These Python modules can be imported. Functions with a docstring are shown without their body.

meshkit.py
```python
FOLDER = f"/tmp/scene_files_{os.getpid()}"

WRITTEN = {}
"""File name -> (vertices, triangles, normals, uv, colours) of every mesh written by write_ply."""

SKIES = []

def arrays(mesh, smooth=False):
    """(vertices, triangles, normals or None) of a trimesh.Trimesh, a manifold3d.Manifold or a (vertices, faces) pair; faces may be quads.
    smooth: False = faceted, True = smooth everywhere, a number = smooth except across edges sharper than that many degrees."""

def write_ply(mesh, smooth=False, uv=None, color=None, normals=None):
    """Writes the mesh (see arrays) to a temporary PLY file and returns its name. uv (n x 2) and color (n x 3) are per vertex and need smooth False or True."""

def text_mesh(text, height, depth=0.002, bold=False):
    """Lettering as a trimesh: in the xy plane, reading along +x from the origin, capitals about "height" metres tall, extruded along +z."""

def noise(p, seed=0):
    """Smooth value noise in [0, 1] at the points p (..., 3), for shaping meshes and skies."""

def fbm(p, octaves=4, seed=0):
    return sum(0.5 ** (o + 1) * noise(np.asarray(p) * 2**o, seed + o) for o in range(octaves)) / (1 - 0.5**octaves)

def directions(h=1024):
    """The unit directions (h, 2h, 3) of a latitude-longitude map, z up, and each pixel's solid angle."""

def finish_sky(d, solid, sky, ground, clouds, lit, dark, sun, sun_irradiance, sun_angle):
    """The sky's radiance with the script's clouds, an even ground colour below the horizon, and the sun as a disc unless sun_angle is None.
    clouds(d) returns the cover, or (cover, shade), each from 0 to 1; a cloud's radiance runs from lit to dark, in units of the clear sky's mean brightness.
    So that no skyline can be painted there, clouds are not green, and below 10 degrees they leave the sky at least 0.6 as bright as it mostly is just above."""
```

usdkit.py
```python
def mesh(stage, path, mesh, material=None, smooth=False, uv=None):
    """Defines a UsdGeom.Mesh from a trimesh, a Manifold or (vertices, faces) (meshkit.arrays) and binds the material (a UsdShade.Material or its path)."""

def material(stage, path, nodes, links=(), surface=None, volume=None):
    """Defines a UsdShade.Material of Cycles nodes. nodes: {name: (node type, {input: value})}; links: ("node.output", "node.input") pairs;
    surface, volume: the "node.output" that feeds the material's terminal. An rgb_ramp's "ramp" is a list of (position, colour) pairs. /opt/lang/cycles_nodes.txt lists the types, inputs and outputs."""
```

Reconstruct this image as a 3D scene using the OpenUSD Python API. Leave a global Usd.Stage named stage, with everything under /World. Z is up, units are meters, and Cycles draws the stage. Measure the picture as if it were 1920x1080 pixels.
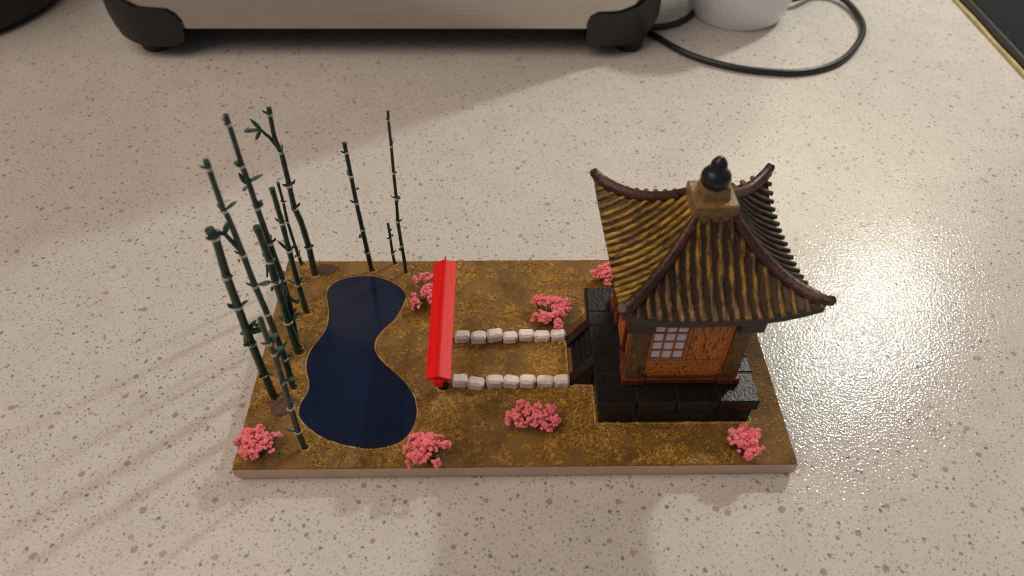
import math, random
import numpy as np, trimesh, manifold3d, shapely
from shapely.geometry import Polygon, Point
from shapely import contains_xy
import usdkit, meshkit
from pxr import Usd, UsdGeom, UsdLux, UsdShade, Gf, Sdf

stage = Usd.Stage.CreateInMemory()
UsdGeom.SetStageUpAxis(stage, UsdGeom.Tokens.z)
UsdGeom.SetStageMetersPerUnit(stage, 1.0)
UsdGeom.Xform.Define(stage, '/World')
rng = np.random.default_rng(7)
random.seed(7)

# ------------------------------------------------------------------ camera
CAM = np.array([-0.00622533, -0.19294634, 0.24623107])
PITCH, YAW, ROLL, FPX = 0.80799032, 0.02671684, 0.01347230, 1417.675
fw = np.array([math.sin(YAW) * math.cos(PITCH), math.cos(YAW) * math.cos(PITCH), -math.sin(PITCH)])
rt = np.array([math.cos(YAW), -math.sin(YAW), 0.0])
up = np.cross(rt, fw)
r2 = math.cos(ROLL) * rt + math.sin(ROLL) * up
u2 = -math.sin(ROLL) * rt + math.cos(ROLL) * up
cam = UsdGeom.Camera.Define(stage, '/World/camera')
M4 = Gf.Matrix4d(*r2, 0, *u2, 0, *(-fw), 0, *CAM, 1)
cam.AddTransformOp().Set(M4)
cam.CreateHorizontalApertureAttr(36.0)
cam.CreateVerticalApertureAttr(20.25)
cam.CreateFocalLengthAttr(36.0 * FPX / 1920)
cam.CreateClippingRangeAttr(Gf.Vec2f(0.01, 100))
cam.CreateFStopAttr(11.0)
cam.CreateFocusDistanceAttr(0.315)
cam.CreateExposureAttr(0.14)

# ------------------------------------------------------------------ light
dome = UsdLux.DomeLight.Define(stage, '/World/room_light')
dm = usdkit.material(stage, '/World/Looks/room_glow', {'b': ('background_shader', {'color': (0.95, 0.92, 1.0), 'strength': 0.15})}, surface='b.background')
UsdShade.MaterialBindingAPI.Apply(dome.GetPrim()).Bind(dm)

def aim(prim, pos, target):
    pos, target = np.array(pos, float), np.array(target, float)
    z = pos - target; z /= np.linalg.norm(z)
    x = np.cross([0, 0, 1.0], z)
    x = x / np.linalg.norm(x) if np.linalg.norm(x) > 1e-6 else np.array([1.0, 0, 0])
    y = np.cross(z, x)
    UsdGeom.Xformable(prim).AddTransformOp().Set(Gf.Matrix4d(*x, 0, *y, 0, *z, 0, *pos, 1))

key = UsdLux.SphereLight.Define(stage, '/World/hood_lamp')         # warm hood lamp, behind and to the right
key.CreateRadiusAttr(0.022); key.CreateIntensityAttr(1.0); key.CreateNormalizeAttr(True)
key.CreateColorAttr(Gf.Vec3f(0.98, 0.97, 0.94)); key.CreateIntensityAttr(3.3)
key.AddTranslateOp().Set(Gf.Vec3d(0.54, 0.53, 0.625))
cool = UsdLux.RectLight.Define(stage, '/World/hood_panel')         # second, softer lamp of the hood
cool.CreateWidthAttr(0.30); cool.CreateHeightAttr(0.30); cool.CreateNormalizeAttr(True)
cool.CreateColorAttr(Gf.Vec3f(1.0, 0.88, 0.62)); cool.CreateIntensityAttr(0.40)
aim(cool.GetPrim(), (0.42, 0.56, 0.46), (0.22, 0.20, 0.0))
fill = UsdLux.RectLight.Define(stage, '/World/fill_light')        # added broad warm fill from upper left, stands in for room bounce
fill.CreateWidthAttr(1.3); fill.CreateHeightAttr(1.3); fill.CreateNormalizeAttr(True)
fill.CreateColorAttr(Gf.Vec3f(1.0, 0.78, 0.60)); fill.CreateIntensityAttr(4.0)
aim(fill.GetPrim(), (-0.80, -0.20, 1.2), (-0.28, 0.05, 0.0))

# ------------------------------------------------------------------ helpers (geometry is given in millimetres of the world)
used = {}
def numbered(parent, name):
    k = (parent, name); n = used.get(k, 0); used[k] = n + 1
    return name if n == 0 else f'{name}_{n:03d}'

class Thing:
    def __init__(self, path, origin): self.path, self.o = path, np.array(origin, float)

def meta(prim, label=None, cat=None, group=None, kind=None):
    for k, v in (('label', label), ('category', cat), ('group', group), ('kind', kind)):
        if v: prim.SetCustomDataByKey(k, v)

def thing(name, label, cat, origin=(0, 0, 0), group=None):
    path = '/World/' + numbered('/World', name)
    x = UsdGeom.Xform.Define(stage, path)
    x.AddTranslateOp().Set(Gf.Vec3d(*(np.array(origin, float) * 0.001)))
    meta(x.GetPrim(), label, cat, group)
    return Thing(path, origin)

def VF(m):
    if isinstance(m, (list, tuple)) and not isinstance(m[0], np.ndarray):
        m = trimesh.util.concatenate([M(x) for x in m])
    if hasattr(m, 'to_mesh'):
        t = m.to_mesh(); return np.array(t.vert_properties[:, :3], float), np.array(t.tri_verts)
    if isinstance(m, tuple): 
        v, f = np.asarray(m[0], float), np.asarray(m[1], int)
        return v, f
    return np.array(m.vertices, float), np.array(m.faces)
def M(m):
    v, f = VF(m)
    if f.shape[1] == 4: f = np.vstack([f[:, [0, 1, 2]], f[:, [0, 2, 3]]])
    return trimesh.Trimesh(v, f, process=False)

def part(name, mesh, mat, parent=None, smooth=False, label=None, cat=None, group=None, kind=None):
    base, o = ('/World', np.zeros(3)) if parent is None else (parent.path, parent.o)
    path = base + '/' + numbered(base, name)
    m = M(mesh)
    m = trimesh.Trimesh((m.vertices - o) * 0.001, m.faces, process=False)
    g = usdkit.mesh(stage, path, m, mat, smooth=smooth)
    meta(g.GetPrim(), label, cat, group, kind)
    return Thing(path, o)

def cbox(x0, x1, y0, y1, z0, z1, b=0.3):
    b = min(b, 0.49 * (x1 - x0), 0.49 * (y1 - y0), 0.49 * (z1 - z0))
    pts = []
    for i, (xa, xb, xi) in enumerate(((x0, x0 + b, 0), (x1, x1 - b, 0))):
        for ya, yb in ((y0, y0 + b), (y1, y1 - b)):
            for za, zb in ((z0, z0 + b), (z1, z1 - b)):
                pts += [(xa, yb, zb), (xb, ya, zb), (xb, yb, za)]
    return trimesh.convex.convex_hull(np.array(pts))
def hull(pts): return trimesh.convex.convex_hull(np.array(pts, float))

def tube(path, rad, sides=10, cap=True, squash=None):
    P = np.array(path, float); n = len(P)
    R = np.full(n, rad, float) if np.ndim(rad) == 0 else np.asarray(rad, float)
    T = np.gradient(P, axis=0); T /= np.linalg.norm(T, axis=1, keepdims=True)
    ref = np.array([0, 0, 1.0]) if abs(T[0][2]) < 0.9 else np.array([1.0, 0, 0])
    V = []
    a = np.arange(sides) / sides * 2 * np.pi
    x = np.cross(ref, T[0]); x /= np.linalg.norm(x)
    for i in range(n):
        x = x - T[i] * (x @ T[i]); x /= np.linalg.norm(x); y = np.cross(T[i], x)
        V.append(P[i] + R[i] * (np.cos(a)[:, None] * x + np.sin(a)[:, None] * y))
    V = np.vstack(V); F = []
    for i in range(n - 1):
        for j in range(sides):
            k = (j + 1) % sides
            F += [(i * sides + j, i * sides + k, (i + 1) * sides + k), (i * sides + j, (i + 1) * sides + k, (i + 1) * sides + j)]
    if cap:
        V = np.vstack([V, P[0], P[-1]]); c0, c1 = n * sides, n * sides + 1
        for j in range(sides):
            k = (j + 1) % sides
            F += [(c0, k, j), (c1, (n - 1) * sides + j, (n - 1) * sides + k)]
    return trimesh.Trimesh(V, np.array(F), process=False)

def lathe(profile, center, seg=40):
    m = trimesh.creation.revolve(np.array(profile, float), sections=seg)
    m.apply_translation(center); return m

def resample(P, n, closed=False):
    from scipy.interpolate import splprep, splev
    P = np.array(P, float)
    if closed: P = np.vstack([P, P[:1]])
    tck, _ = splprep(P.T, s=0, per=closed, k=3)
    return np.stack(splev(np.linspace(0, 1, n, endpoint=not closed), tck), 1)

def rotz(m, ang, c):
    v, f = VF(m); v = v.copy(); d = v[:, :2] - np.array(c)
    ca, sa = math.cos(ang), math.sin(ang)
    v[:, 0] = c[0] + d[:, 0] * ca - d[:, 1] * sa; v[:, 1] = c[1] + d[:, 0] * sa + d[:, 1] * ca
    return trimesh.Trimesh(v, f, process=False)

# ------------------------------------------------------------------ materials
class Net:
    def __init__(self): self.n, self.l, self.c = {}, [], 0
    def add(self, kind, inputs=None, **links):
        self.c += 1; name = f'{kind}_{self.c}'
        self.n[name] = (kind, inputs or {})
        for k, v in links.items(): self.l.append((v, f'{name}.{k}'))
        return name
    def pos(self, scale=(1000, 1000, 1000), rot=(0, 0, 0)):
        g = self.add('geometry'); m = self.add('mapping', {'scale': scale, 'rotation': rot}, vector=g + '.position')
        return m + '.vector'
    def noise(self, vec, scale, detail=3, rough=0.55, dist=0.0):
        return self.add('noise_texture', {'scale': scale, 'detail': float(detail), 'roughness': rough, 'distortion': dist}, vector=vec) + '.fac'
    def ramp(self, fac, stops, interp=True): return self.add('rgb_ramp', {'ramp': stops, 'interpolate': interp}, fac=fac) + '.color'
    def rng(self, v, a, b, c=0.0, d=1.0, kind='smoothstep'):
        return self.add('map_range', {'range_type': kind, 'from_min': a, 'from_max': b, 'to_min': c, 'to_max': d, 'clamp': True}, value=v) + '.result'
    def math(self, op, a, b):
        i, l = {'math_type': op}, {}
        for k, x in (('value1', a), ('value2', b)):
            if isinstance(x, str): l[k] = x
            else: i[k] = float(x)
        return self.add('math', i, **l) + '.value'
    def mix(self, fac, a, b, blend='mix'):
        i, l = {'blend_type': blend}, {}
        for k, x in (('fac', fac), ('a', a), ('b', b)):
            if isinstance(x, str): l[k] = x
            else: i[k] = x
        return self.add('mix_color', i, **l) + '.result'
    def bump(self, h, dist, strength=1.0): return self.add('bump', {'distance': dist, 'strength': strength}, height=h) + '.normal'
    def done(self, name, base, rough=0.5, normal=None, **kw):
        i, l = dict(kw), {}
        for k, x in (('base_color', base), ('roughness', rough), ('normal', normal)):
            if isinstance(x, str): l[k] = x
            elif x is not None: i[k] = x
        p = self.add('principled_bsdf', i, **l)
        return usdkit.material(stage, '/World/Looks/' + name, self.n, self.l, surface=p + '.BSDF')

def plain(name, col, rough=0.5, vary=0.25, scale=1.5, bump=0.0, bscale=3.0, **kw):
    n = Net(); v = n.pos()
    f = n.noise(v, scale, 4)
    c = n.ramp(f, [(0.25, tuple(x * (1 - vary) for x in col)), (0.75, tuple(min(1, x * (1 + vary)) for x in col))])
    r = n.rng(n.noise(v, scale * 0.7 + 0.1, 3), 0.3, 0.7, max(0.03, rough - 0.08), min(1, rough + 0.08))
    nm = n.bump(n.noise(v, bscale, 3), bump * 0.001) if bump else None
    return n.done(name, c, r, nm, **kw)

def counter_material():
    n = Net(); v = n.pos()
    g = n.add('geometry') + '.position'
    wob = n.add('noise_texture', {'scale': 1.1, 'detail': 2.0}, vector=v) + '.color'
    vv = n.add('mix_vector', {'fac': 0.30, 'use_clamp': True}, a=v, b=n.add('mapping', {'mapping_type': 'point', 'scale': (3, 3, 3)}, vector=wob) + '.vector') + '.result'
    # keep the undistorted scale (the mix shrinks the coordinate)
    vv = n.add('mapping', {'scale': (1 / 0.70, 1 / 0.70, 1 / 0.70)}, vector=vv) + '.vector'
    mott = n.noise(v, 0.05, 3)
    base = n.ramp(mott, [(0.3, (0.545, 0.52, 0.48)), (0.7, (0.595, 0.57, 0.53))])
    fine = n.noise(v, 1.6, 2)
    base = n.mix(n.rng(fine, 0.52, 0.72, 0.0, 0.30), base, (0.45, 0.40, 0.335))
    base = n.mix(n.rng(n.noise(v, 0.9, 2), 0.55, 0.72, 0.0, 0.35), base, (0.68, 0.64, 0.57))
    def specks(cell, keep, radius, cols, off, soft=0.18, alpha=0.85):
        nonlocal base
        sv = n.add('mapping', {'location': off}, vector=vv) + '.vector'
        vo = n.add('voronoi_texture', {'scale': 1.0 / cell, 'dimensions': '2D', 'randomness': 1.0}, vector=sv)
        sep = n.add('separate_color', {}, color=vo + '.color')
        pick = n.math('greater_than', sep + '.r', 1 - keep)
        size = n.rng(sep + '.g', 0.0, 1.0, radius * 0.45 / cell, radius * 1.15 / cell, 'linear')
        d = n.math('divide', vo + '.distance', size)
        m = n.rng(d, 1.0 - soft, 1.0 + soft, 1.0, 0.0)
        m = n.math('multiply', n.math('multiply', m, pick), alpha)
        col = n.ramp(sep + '.b', cols, False)
        base = n.mix(m, base, col)
    specks(1.05, 0.45, 0.26, [(0, (0.30, 0.27, 0.235)), (0.4, (0.36, 0.30, 0.22)), (0.7, (0.22, 0.215, 0.21))], (3, 7, 0), 0.4, 0.55)
    specks(1.7, 0.50, 0.37, [(0, (0.12, 0.125, 0.14)), (0.4, (0.20, 0.185, 0.165)), (0.7, (0.28, 0.23, 0.165))], (11, 5, 0), 0.35, 0.62)
    specks(4.2, 0.34, 0.66, [(0, (0.09, 0.095, 0.11)), (0.55, (0.20, 0.17, 0.135))], (0, 31, 0), 0.3, 0.68)
    specks(11.0, 0.36, 1.15, [(0, (0.29, 0.215, 0.15)), (0.5, (0.24, 0.21, 0.18)), (0.8, (0.32, 0.25, 0.17))], (17, 0, 0), 0.25, 0.75)
    tex = n.add('voronoi_texture', {'scale': 0.95, 'feature': 'f1', 'dimensions': '2D'}, vector=v) + '.distance'
    h = n.math('add', n.math('multiply', tex, 0.8), n.math('multiply', n.noise(v, 0.8, 1), 1.4))
    nm = n.bump(h, 0.000072, 1.0)
    return n.done('speckled_laminate', base, 0.13, nm, specular_ior_level=0.31)

MAT = {}
MAT['counter'] = counter_material()
# painted turf ground: brown with ochre veil
n = Net(); v = n.pos(); f1 = n.noise(v, 0.075, 4, 0.6); f2 = n.noise(v, 0.55, 4, 0.65)
c = n.ramp(f1, [(0.32, (0.14, 0.070, 0.018)), (0.5, (0.24, 0.127, 0.028)), (0.66, (0.31, 0.172, 0.045))])
c = n.mix(n.rng(f2, 0.50, 0.70, 0.0, 0.55), c, (0.32, 0.165, 0.03))
MAT['ground'] = n.done('painted_earth', c, 0.55, n.bump(n.noise(v, 1.4, 4, 0.75), 0.0010), specular_ior_level=0.45)
n = Net(); v = n.pos(); ri = n.rng(n.noise(v, 0.8, 2, 0.6), 0.28, 0.72, 0, 1, 'linear')
c = n.ramp(ri, [(0, (0.13, 0.060, 0.012)), (0.35, (0.34, 0.170, 0.020)), (0.7, (0.54, 0.29, 0.032)), (1.0, (0.66, 0.39, 0.07))])
c = n.mix(n.rng(n.noise(v, 0.06, 3), 0.36, 0.58, 0.5, 0.0), c, (0.20, 0.108, 0.024))
MAT['fibre'] = n.done('turf_fibre', c, 0.5)
n = Net(); v = n.pos(); c = n.ramp(n.noise(v, 0.25, 4), [(0.3, (0.53, 0.375, 0.275)), (0.7, (0.62, 0.45, 0.335))])
sp = n.add('voronoi_texture', {'scale': 0.22}, vector=v) + '.distance'
c = n.mix(n.rng(sp, 0.03, 0.09, 0.7, 0.0), c, (0.7, 0.56, 0.42))
MAT['board'] = n.done('painted_board_edge', c, 0.5, n.bump(n.noise(v, 1.2, 4), 0.0001))
n = Net(); v = n.pos(); c = n.ramp(n.noise(v, 0.08, 3), [(0.3, (0.006, 0.012, 0.034)), (0.7, (0.008, 0.016, 0.046))])
MAT['water'] = n.done('dark_resin_water', c, 0.16, n.bump(n.noise(v, 0.05, 3), 0.00012), specular_ior_level=0.22)
MAT['glue'] = plain('ochre_rim', (0.40, 0.25, 0.07), 0.45, 0.45, 0.8, 0.15, 1.2)
MAT['pad'] = plain('reddish_brown_pad', (0.085, 0.033, 0.02), 0.55, 0.4, 0.6, 0.4, 1.0)
n = Net(); v = n.pos(); c = n.ramp(n.noise(v, 0.35, 4), [(0.3, (0.008, 0.024, 0.016)), (0.6, (0.021, 0.060, 0.040)), (0.78, (0.06, 0.115, 0.08))])
MAT['bamboo'] = n.done('dark_green_plastic', c, 0.34, n.bump(n.noise(v, 0.9, 3), 0.0001))
MAT['leaf'] = plain('dark_green_leaf', (0.022, 0.068, 0.048), 0.36, 0.4, 0.5, 0.1, 1.5)
MAT['node'] = plain('pale_worn_node', (0.52, 0.49, 0.38), 0.5, 0.45, 0.9, 0.1, 2)
n = Net(); v = n.pos(); ri = n.rng(n.noise(v, 0.7, 3, 0.7), 0.3, 0.7, 0, 1, 'linear')
c = n.ramp(ri, [(0, (0.82, 0.155, 0.195)), (0.5, (0.95, 0.245, 0.29)), (1, (0.98, 0.36, 0.40))])
MAT['pink'] = n.done('pink_foam', c, 0.75, n.bump(n.noise(v, 2.5, 3), 0.0003), subsurface_weight=0.0)
MAT['wire'] = plain('wiry_stem', (0.09, 0.075, 0.03), 0.6, 0.4, 1.0)
MAT['stone'] = plain('white_plaster', (0.76, 0.69, 0.645), 0.6, 0.16, 0.16, 0.22, 0.9)
n = Net(); v = n.pos(); sv = n.pos((1000, 120, 1000))
c = n.ramp(n.noise(sv, 0.7, 3), [(0.3, (0.68, 0.004, 0.005)), (0.7, (0.78, 0.008, 0.009))])
vo = n.add('voronoi_texture', {'scale': 0.17}, vector=v) + '.distance'
c = n.mix(n.rng(vo, 0.05, 0.10, 0.85, 0.0), c, (0.10, 0.004, 0.004))
MAT['red'] = n.done('red_lacquer', c, 0.42, n.bump(n.noise(sv, 1.2, 3), 0.00006), specular_ior_level=0.2)
n = Net(); v = n.pos(); c = n.ramp(n.noise(v, 0.4, 4), [(0.3, (0.004, 0.004, 0.004)), (0.7, (0.012, 0.012, 0.013))])
MAT['blackstone'] = n.done('black_glazed_stone', c, 0.33, n.bump(n.noise(v, 0.9, 3, 0.6), 0.00022), specular_ior_level=0.38)
MAT['joint'] = plain('joint_black', (0.004, 0.004, 0.004), 0.6)

def drybrush(name, stretch, dark, mid, light, rough=0.42, lo=0.40, hi=0.64, bump=0.0003):
    n = Net(); v = n.pos(stretch); w = n.pos()
    f = n.noise(v, 1.1, 4, 0.65, 0.4); big = n.noise(w, 0.09, 3)
    f = n.math('add', n.math('multiply', f, 0.7), n.math('multiply', big, 0.3))
    c = n.ramp(f, [(lo, dark), ((lo + hi) / 2, mid), (hi, light)])
    return n.done(name, c, rough, n.bump(n.noise(w, 1.1, 4), bump), specular_ior_level=0.5)
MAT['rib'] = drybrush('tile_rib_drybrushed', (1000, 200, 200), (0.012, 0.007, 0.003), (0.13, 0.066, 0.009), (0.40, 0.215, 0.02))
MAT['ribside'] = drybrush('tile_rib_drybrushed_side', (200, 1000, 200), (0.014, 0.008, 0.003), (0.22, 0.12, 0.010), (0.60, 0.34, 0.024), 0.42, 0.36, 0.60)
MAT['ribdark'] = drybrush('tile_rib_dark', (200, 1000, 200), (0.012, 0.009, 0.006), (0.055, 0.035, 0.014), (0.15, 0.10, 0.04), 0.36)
MAT['deck'] = plain('roof_valley_dark', (0.036, 0.020, 0.006), 0.5, 0.6, 0.8, 0.1, 1)
MAT['ridge'] = drybrush('hip_ridge', (500, 500, 500), (0.022, 0.010, 0.008), (0.055, 0.018, 0.011), (0.115, 0.030, 0.014), 0.33)
MAT['fascia'] = plain('eave_fascia', (0.018, 0.009, 0.006), 0.4, 0.5, 0.5)
MAT['cap'] = drybrush('roof_cap_wood', (400, 400, 1400), (0.14, 0.08, 0.026), (0.22, 0.135, 0.05), (0.29, 0.19, 0.08), 0.36)
MAT['finial'] = plain('finial_black', (0.009, 0.010, 0.013), 0.28, 0.3, 0.5, 0.1, 0.8)
def strokes(name, col, dk, stretch, lo=0.40, hi=0.50, sc=0.8):
    n = Net(); v = n.pos(stretch); w = n.pos()
    f = n.noise(v, sc, 3, 0.5)
    c = n.ramp(n.noise(w, 0.5, 4), [(0.3, tuple(x * 0.75 for x in col)), (0.7, col)])
    c = n.mix(n.rng(f, lo, hi, 0.9, 0.0), c, dk)
    return n.done(name, c, 0.42, n.bump(n.noise(w, 0.9, 3), 0.0002))
MAT['orange'] = strokes('orange_wall', (0.64, 0.185, 0.020), (0.07, 0.018, 0.006), (1000, 1000, 200), 0.39, 0.47, 1.5)
MAT['orange_low'] = strokes('orange_dado', (0.58, 0.19, 0.022), (0.05, 0.016, 0.008), (1000, 1000, 600), 0.38, 0.46, 1.3)
MAT['lattice'] = plain('orange_lattice', (0.36, 0.13, 0.035), 0.45, 0.35, 0.6)
MAT['pillar'] = drybrush('weathered_pillar', (900, 900, 300), (0.035, 0.016, 0.006), (0.13, 0.062, 0.013), (0.27, 0.125, 0.02), 0.4, 0.38, 0.7)
MAT['rail'] = plain('red_brown_rail', (0.115, 0.026, 0.011), 0.4, 0.5, 0.5, 0.15, 1)
MAT['pane'] = plain('paper_pane', (0.62, 0.57, 0.64), 0.5, 0.2, 0.8)
n = Net(); v = n.pos((6, 1000, 1000)); w = n.pos()
c = n.ramp(n.noise(v, 3.0, 3), [(0.3, (0.44, 0.415, 0.385)), (0.7, (0.55, 0.525, 0.49))])
MAT['steel'] = n.done('brushed_steel', c, n.rng(n.noise(v, 4.0, 2), 0.3, 0.7, 0.20, 0.28), n.bump(n.noise(v, 4.0, 2), 0.00001), metallic=1.0)
MAT['blackplastic'] = plain('black_plastic', (0.008, 0.0075, 0.007), 0.38, 0.2, 0.3, 0.05, 2)
MAT['rubber'] = plain('black_rubber', (0.009, 0.008, 0.008), 0.6, 0.2)
n = Net(); v = n.pos(); vo = n.add('voronoi_texture', {'scale': 0.42, 'randomness': 0.35}, vector=v) + '.distance'
c = n.mix(n.rng(vo, 0.17, 0.26, 0.75, 0.0), (0.82, 0.82, 0.83), (0.50, 0.53, 0.63))
MAT['mug'] = n.done('dotted_white_glaze', c, 0.3)
MAT['mugplain'] = plain('white_glaze', (0.72, 0.70, 0.68), 0.28, 0.05)
MAT['cable'] = plain('black_cable', (0.012, 0.012, 0.012), 0.38, 0.2)
MAT['pot'] = plain('black_enamel', (0.008, 0.007, 0.006), 0.35, 0.3, 0.1)
MAT['hobglass'] = plain('black_ceramic_glass', (0.010, 0.010, 0.009), 0.12, 0.2, 0.05)
MAT['hobtrim'] = plain('dark_hob_trim', (0.03, 0.028, 0.024), 0.35, 0.2)
MAT['sealant'] = plain('yellowed_sealant', (0.42, 0.34, 0.17), 0.5, 0.3, 0.2)
T = 7.86        # board top

# ------------------------------------------------------------------ the setting
part('counter_top', cbox(-900, 1000, -330, 620, -40, 0, 2), MAT['counter'], kind='structure')

# ------------------------------------------------------------------ background appliances
def rrect(x0, x1, y0, y1, r): return shapely.box(x0 + r, y0 + r, x1 - r, y1 - r).buffer(r, quad_segs=16)
def prism(poly, z0, z1):
    m = trimesh.creation.extrude_polygon(poly, z1 - z0, engine='earcut'); m.apply_translation([0, 0, z0]); return m
def man(m):
    m = M(m); m.merge_vertices(); return manifold3d.Manifold(manifold3d.Mesh(np.array(m.vertices, np.float32), np.array(m.faces, np.uint32)))

ov = thing('countertop_oven', 'brushed steel kitchen appliance on black corner feet at the back of the counter', 'oven', (-71, 385, 0))
body = rrect(-252, 98, 245, 525, 36)
part('body', prism(body, 19.6, 285), MAT['steel'], ov, smooth=40)
part('underside', prism(body.buffer(-3), 17.5, 19.6), MAT['blackplastic'], ov)
shell = man(prism(body.buffer(2.2), 8.5, 75)) - man(prism(body.buffer(0.05), 19.62, 80)) 
def outline(pts):
    m = trimesh.creation.extrude_polygon(Polygon(pts).buffer(1.2).buffer(-1.2), 140, engine='earcut')
    v = m.vertices.copy(); m.vertices = np.stack([v[:, 0], 340 - v[:, 2], v[:, 1]], 1); m.invert() if m.volume < 0 else None
    return man(m)
lc = outline([(-300, 85), (-256, 70), (-246, 50), (-236, 38.5), (-222, 33), (-205, 31.6), (-200.5, 28.5), (-198, 24), (-197.5, 17), (-199, 12), (-207, 8.6), (-226, 8.6), (-239, 12), (-249, 24), (-300, 44)])
rc = outline([(49.5, 9), (49.5, 22), (51.5, 27), (56, 29.6), (70, 30.0), (80, 32), (90, 38), (100, 60), (150, 75), (150, 22), (97, 16), (88, 11), (78, 8.8), (55, 8.8)])
for c, fx in ((lc, -224), (rc, 79.5)):
    k = part('corner_foot', shell ^ c, MAT['blackplastic'], ov, smooth=35)
    part('rubber_foot', lathe([(0, 0), (7.6, 0), (8.6, 1.2), (9.2, 9.5), (0, 9.5)], (fx, 259, 0)), MAT['rubber'], k, smooth=40)

mg = thing('mug', 'white mug with pale dotted pattern beside the appliance', 'mug', (160, 309, 0))
prof = [(0, 1.2), (26, 1.2), (27, 0), (30, 0), (31.5, 1.5), (34.5, 10), (37.2, 22), (38.6, 40), (39, 96), (38, 98), (36.6, 96), (36.2, 40), (34, 20), (28, 6), (0, 5)]
part('body', lathe(prof, (160, 309, 0), 64), MAT['mug'], mg, smooth=40)
a = np.linspace(0, np.pi, 22); dirx = np.array([-0.96, -0.28])
hp = [(160 + dirx[0] * (36 + 30 * math.sin(t)), 309 + dirx[1] * (36 + 30 * math.sin(t)), 50 - 29 * math.cos(t)) for t in a]
part('handle', tube(hp, 6.2, 14), MAT['mugplain'], mg, smooth=50)

cab = [[60, 300, 2.2], [84, 287, 2.2], [97.06, 271.03, 2.2], [107.46, 254.91, 2.2], [118.36, 242.77, 2.2], [133.3, 232.96, 2.2], [148.58, 226.57, 2.2], [161.24, 224.03, 2.2], [174.17, 222.76, 2.2], [191.67, 225.89, 2.2], [209.95, 236.16, 2.2], [226.38, 254.92, 2.2], [238.52, 276.22, 2.3], [242.12, 296.52, 2.5], [239.9, 314, 3.5], [233, 326, 4.2], [220.02, 327.03, 5.2], [207.94, 319.26, 5.0], [195, 330, 3], [178, 349, 2.2], [160, 352, 2.2], [140, 330, 2.2], [122, 292, 2.2], [101.06, 281.21, 2.2], [80, 296, 2.2]]
cab[17:20] = [[210, 319, 6.0], [197.85, 313, 6.0], [192, 346, 2.4]]
part('power_cable', tube(resample(cab, 220), 2.1, 10), MAT['cable'], smooth=60, label='black power cable looping round the white mug', cat='cable')

pt = thing('cooking_pot', 'black round pot at the back left corner of the counter', 'pot', (-400, 330, 0))
part('body', lathe([(0, 0), (84, 0), (89, 1.5), (92, 6), (93, 14), (93, 120), (91, 121), (90, 118), (90, 8), (0, 6)], (-400, 330, 0), 80), MAT['pot'], pt, smooth=40)

hb = thing('ceramic_hob', 'black glass hob with dark trim set into the counter at right', 'hob', (450, 260, 0))
part('glass', cbox(327.5, 800, 15, 520, 0.5, 5.2, 1.0), MAT['hobglass'], hb)
part('trim', [cbox(323.2, 327.4, 12, 523, 0.3, 5.8, 0.8), cbox(327.4, 800, 12, 14.9, 0.3, 5.8, 0.8)], MAT['hobtrim'], hb)
part('sealant_bead', [tube([(321.6, y, 0.4 + 0.5 * math.sin(y * 0.31) ** 2) for y in np.linspace(12, 523, 60)], 1.7, 8)], MAT['sealant'], hb, smooth=60)

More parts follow.
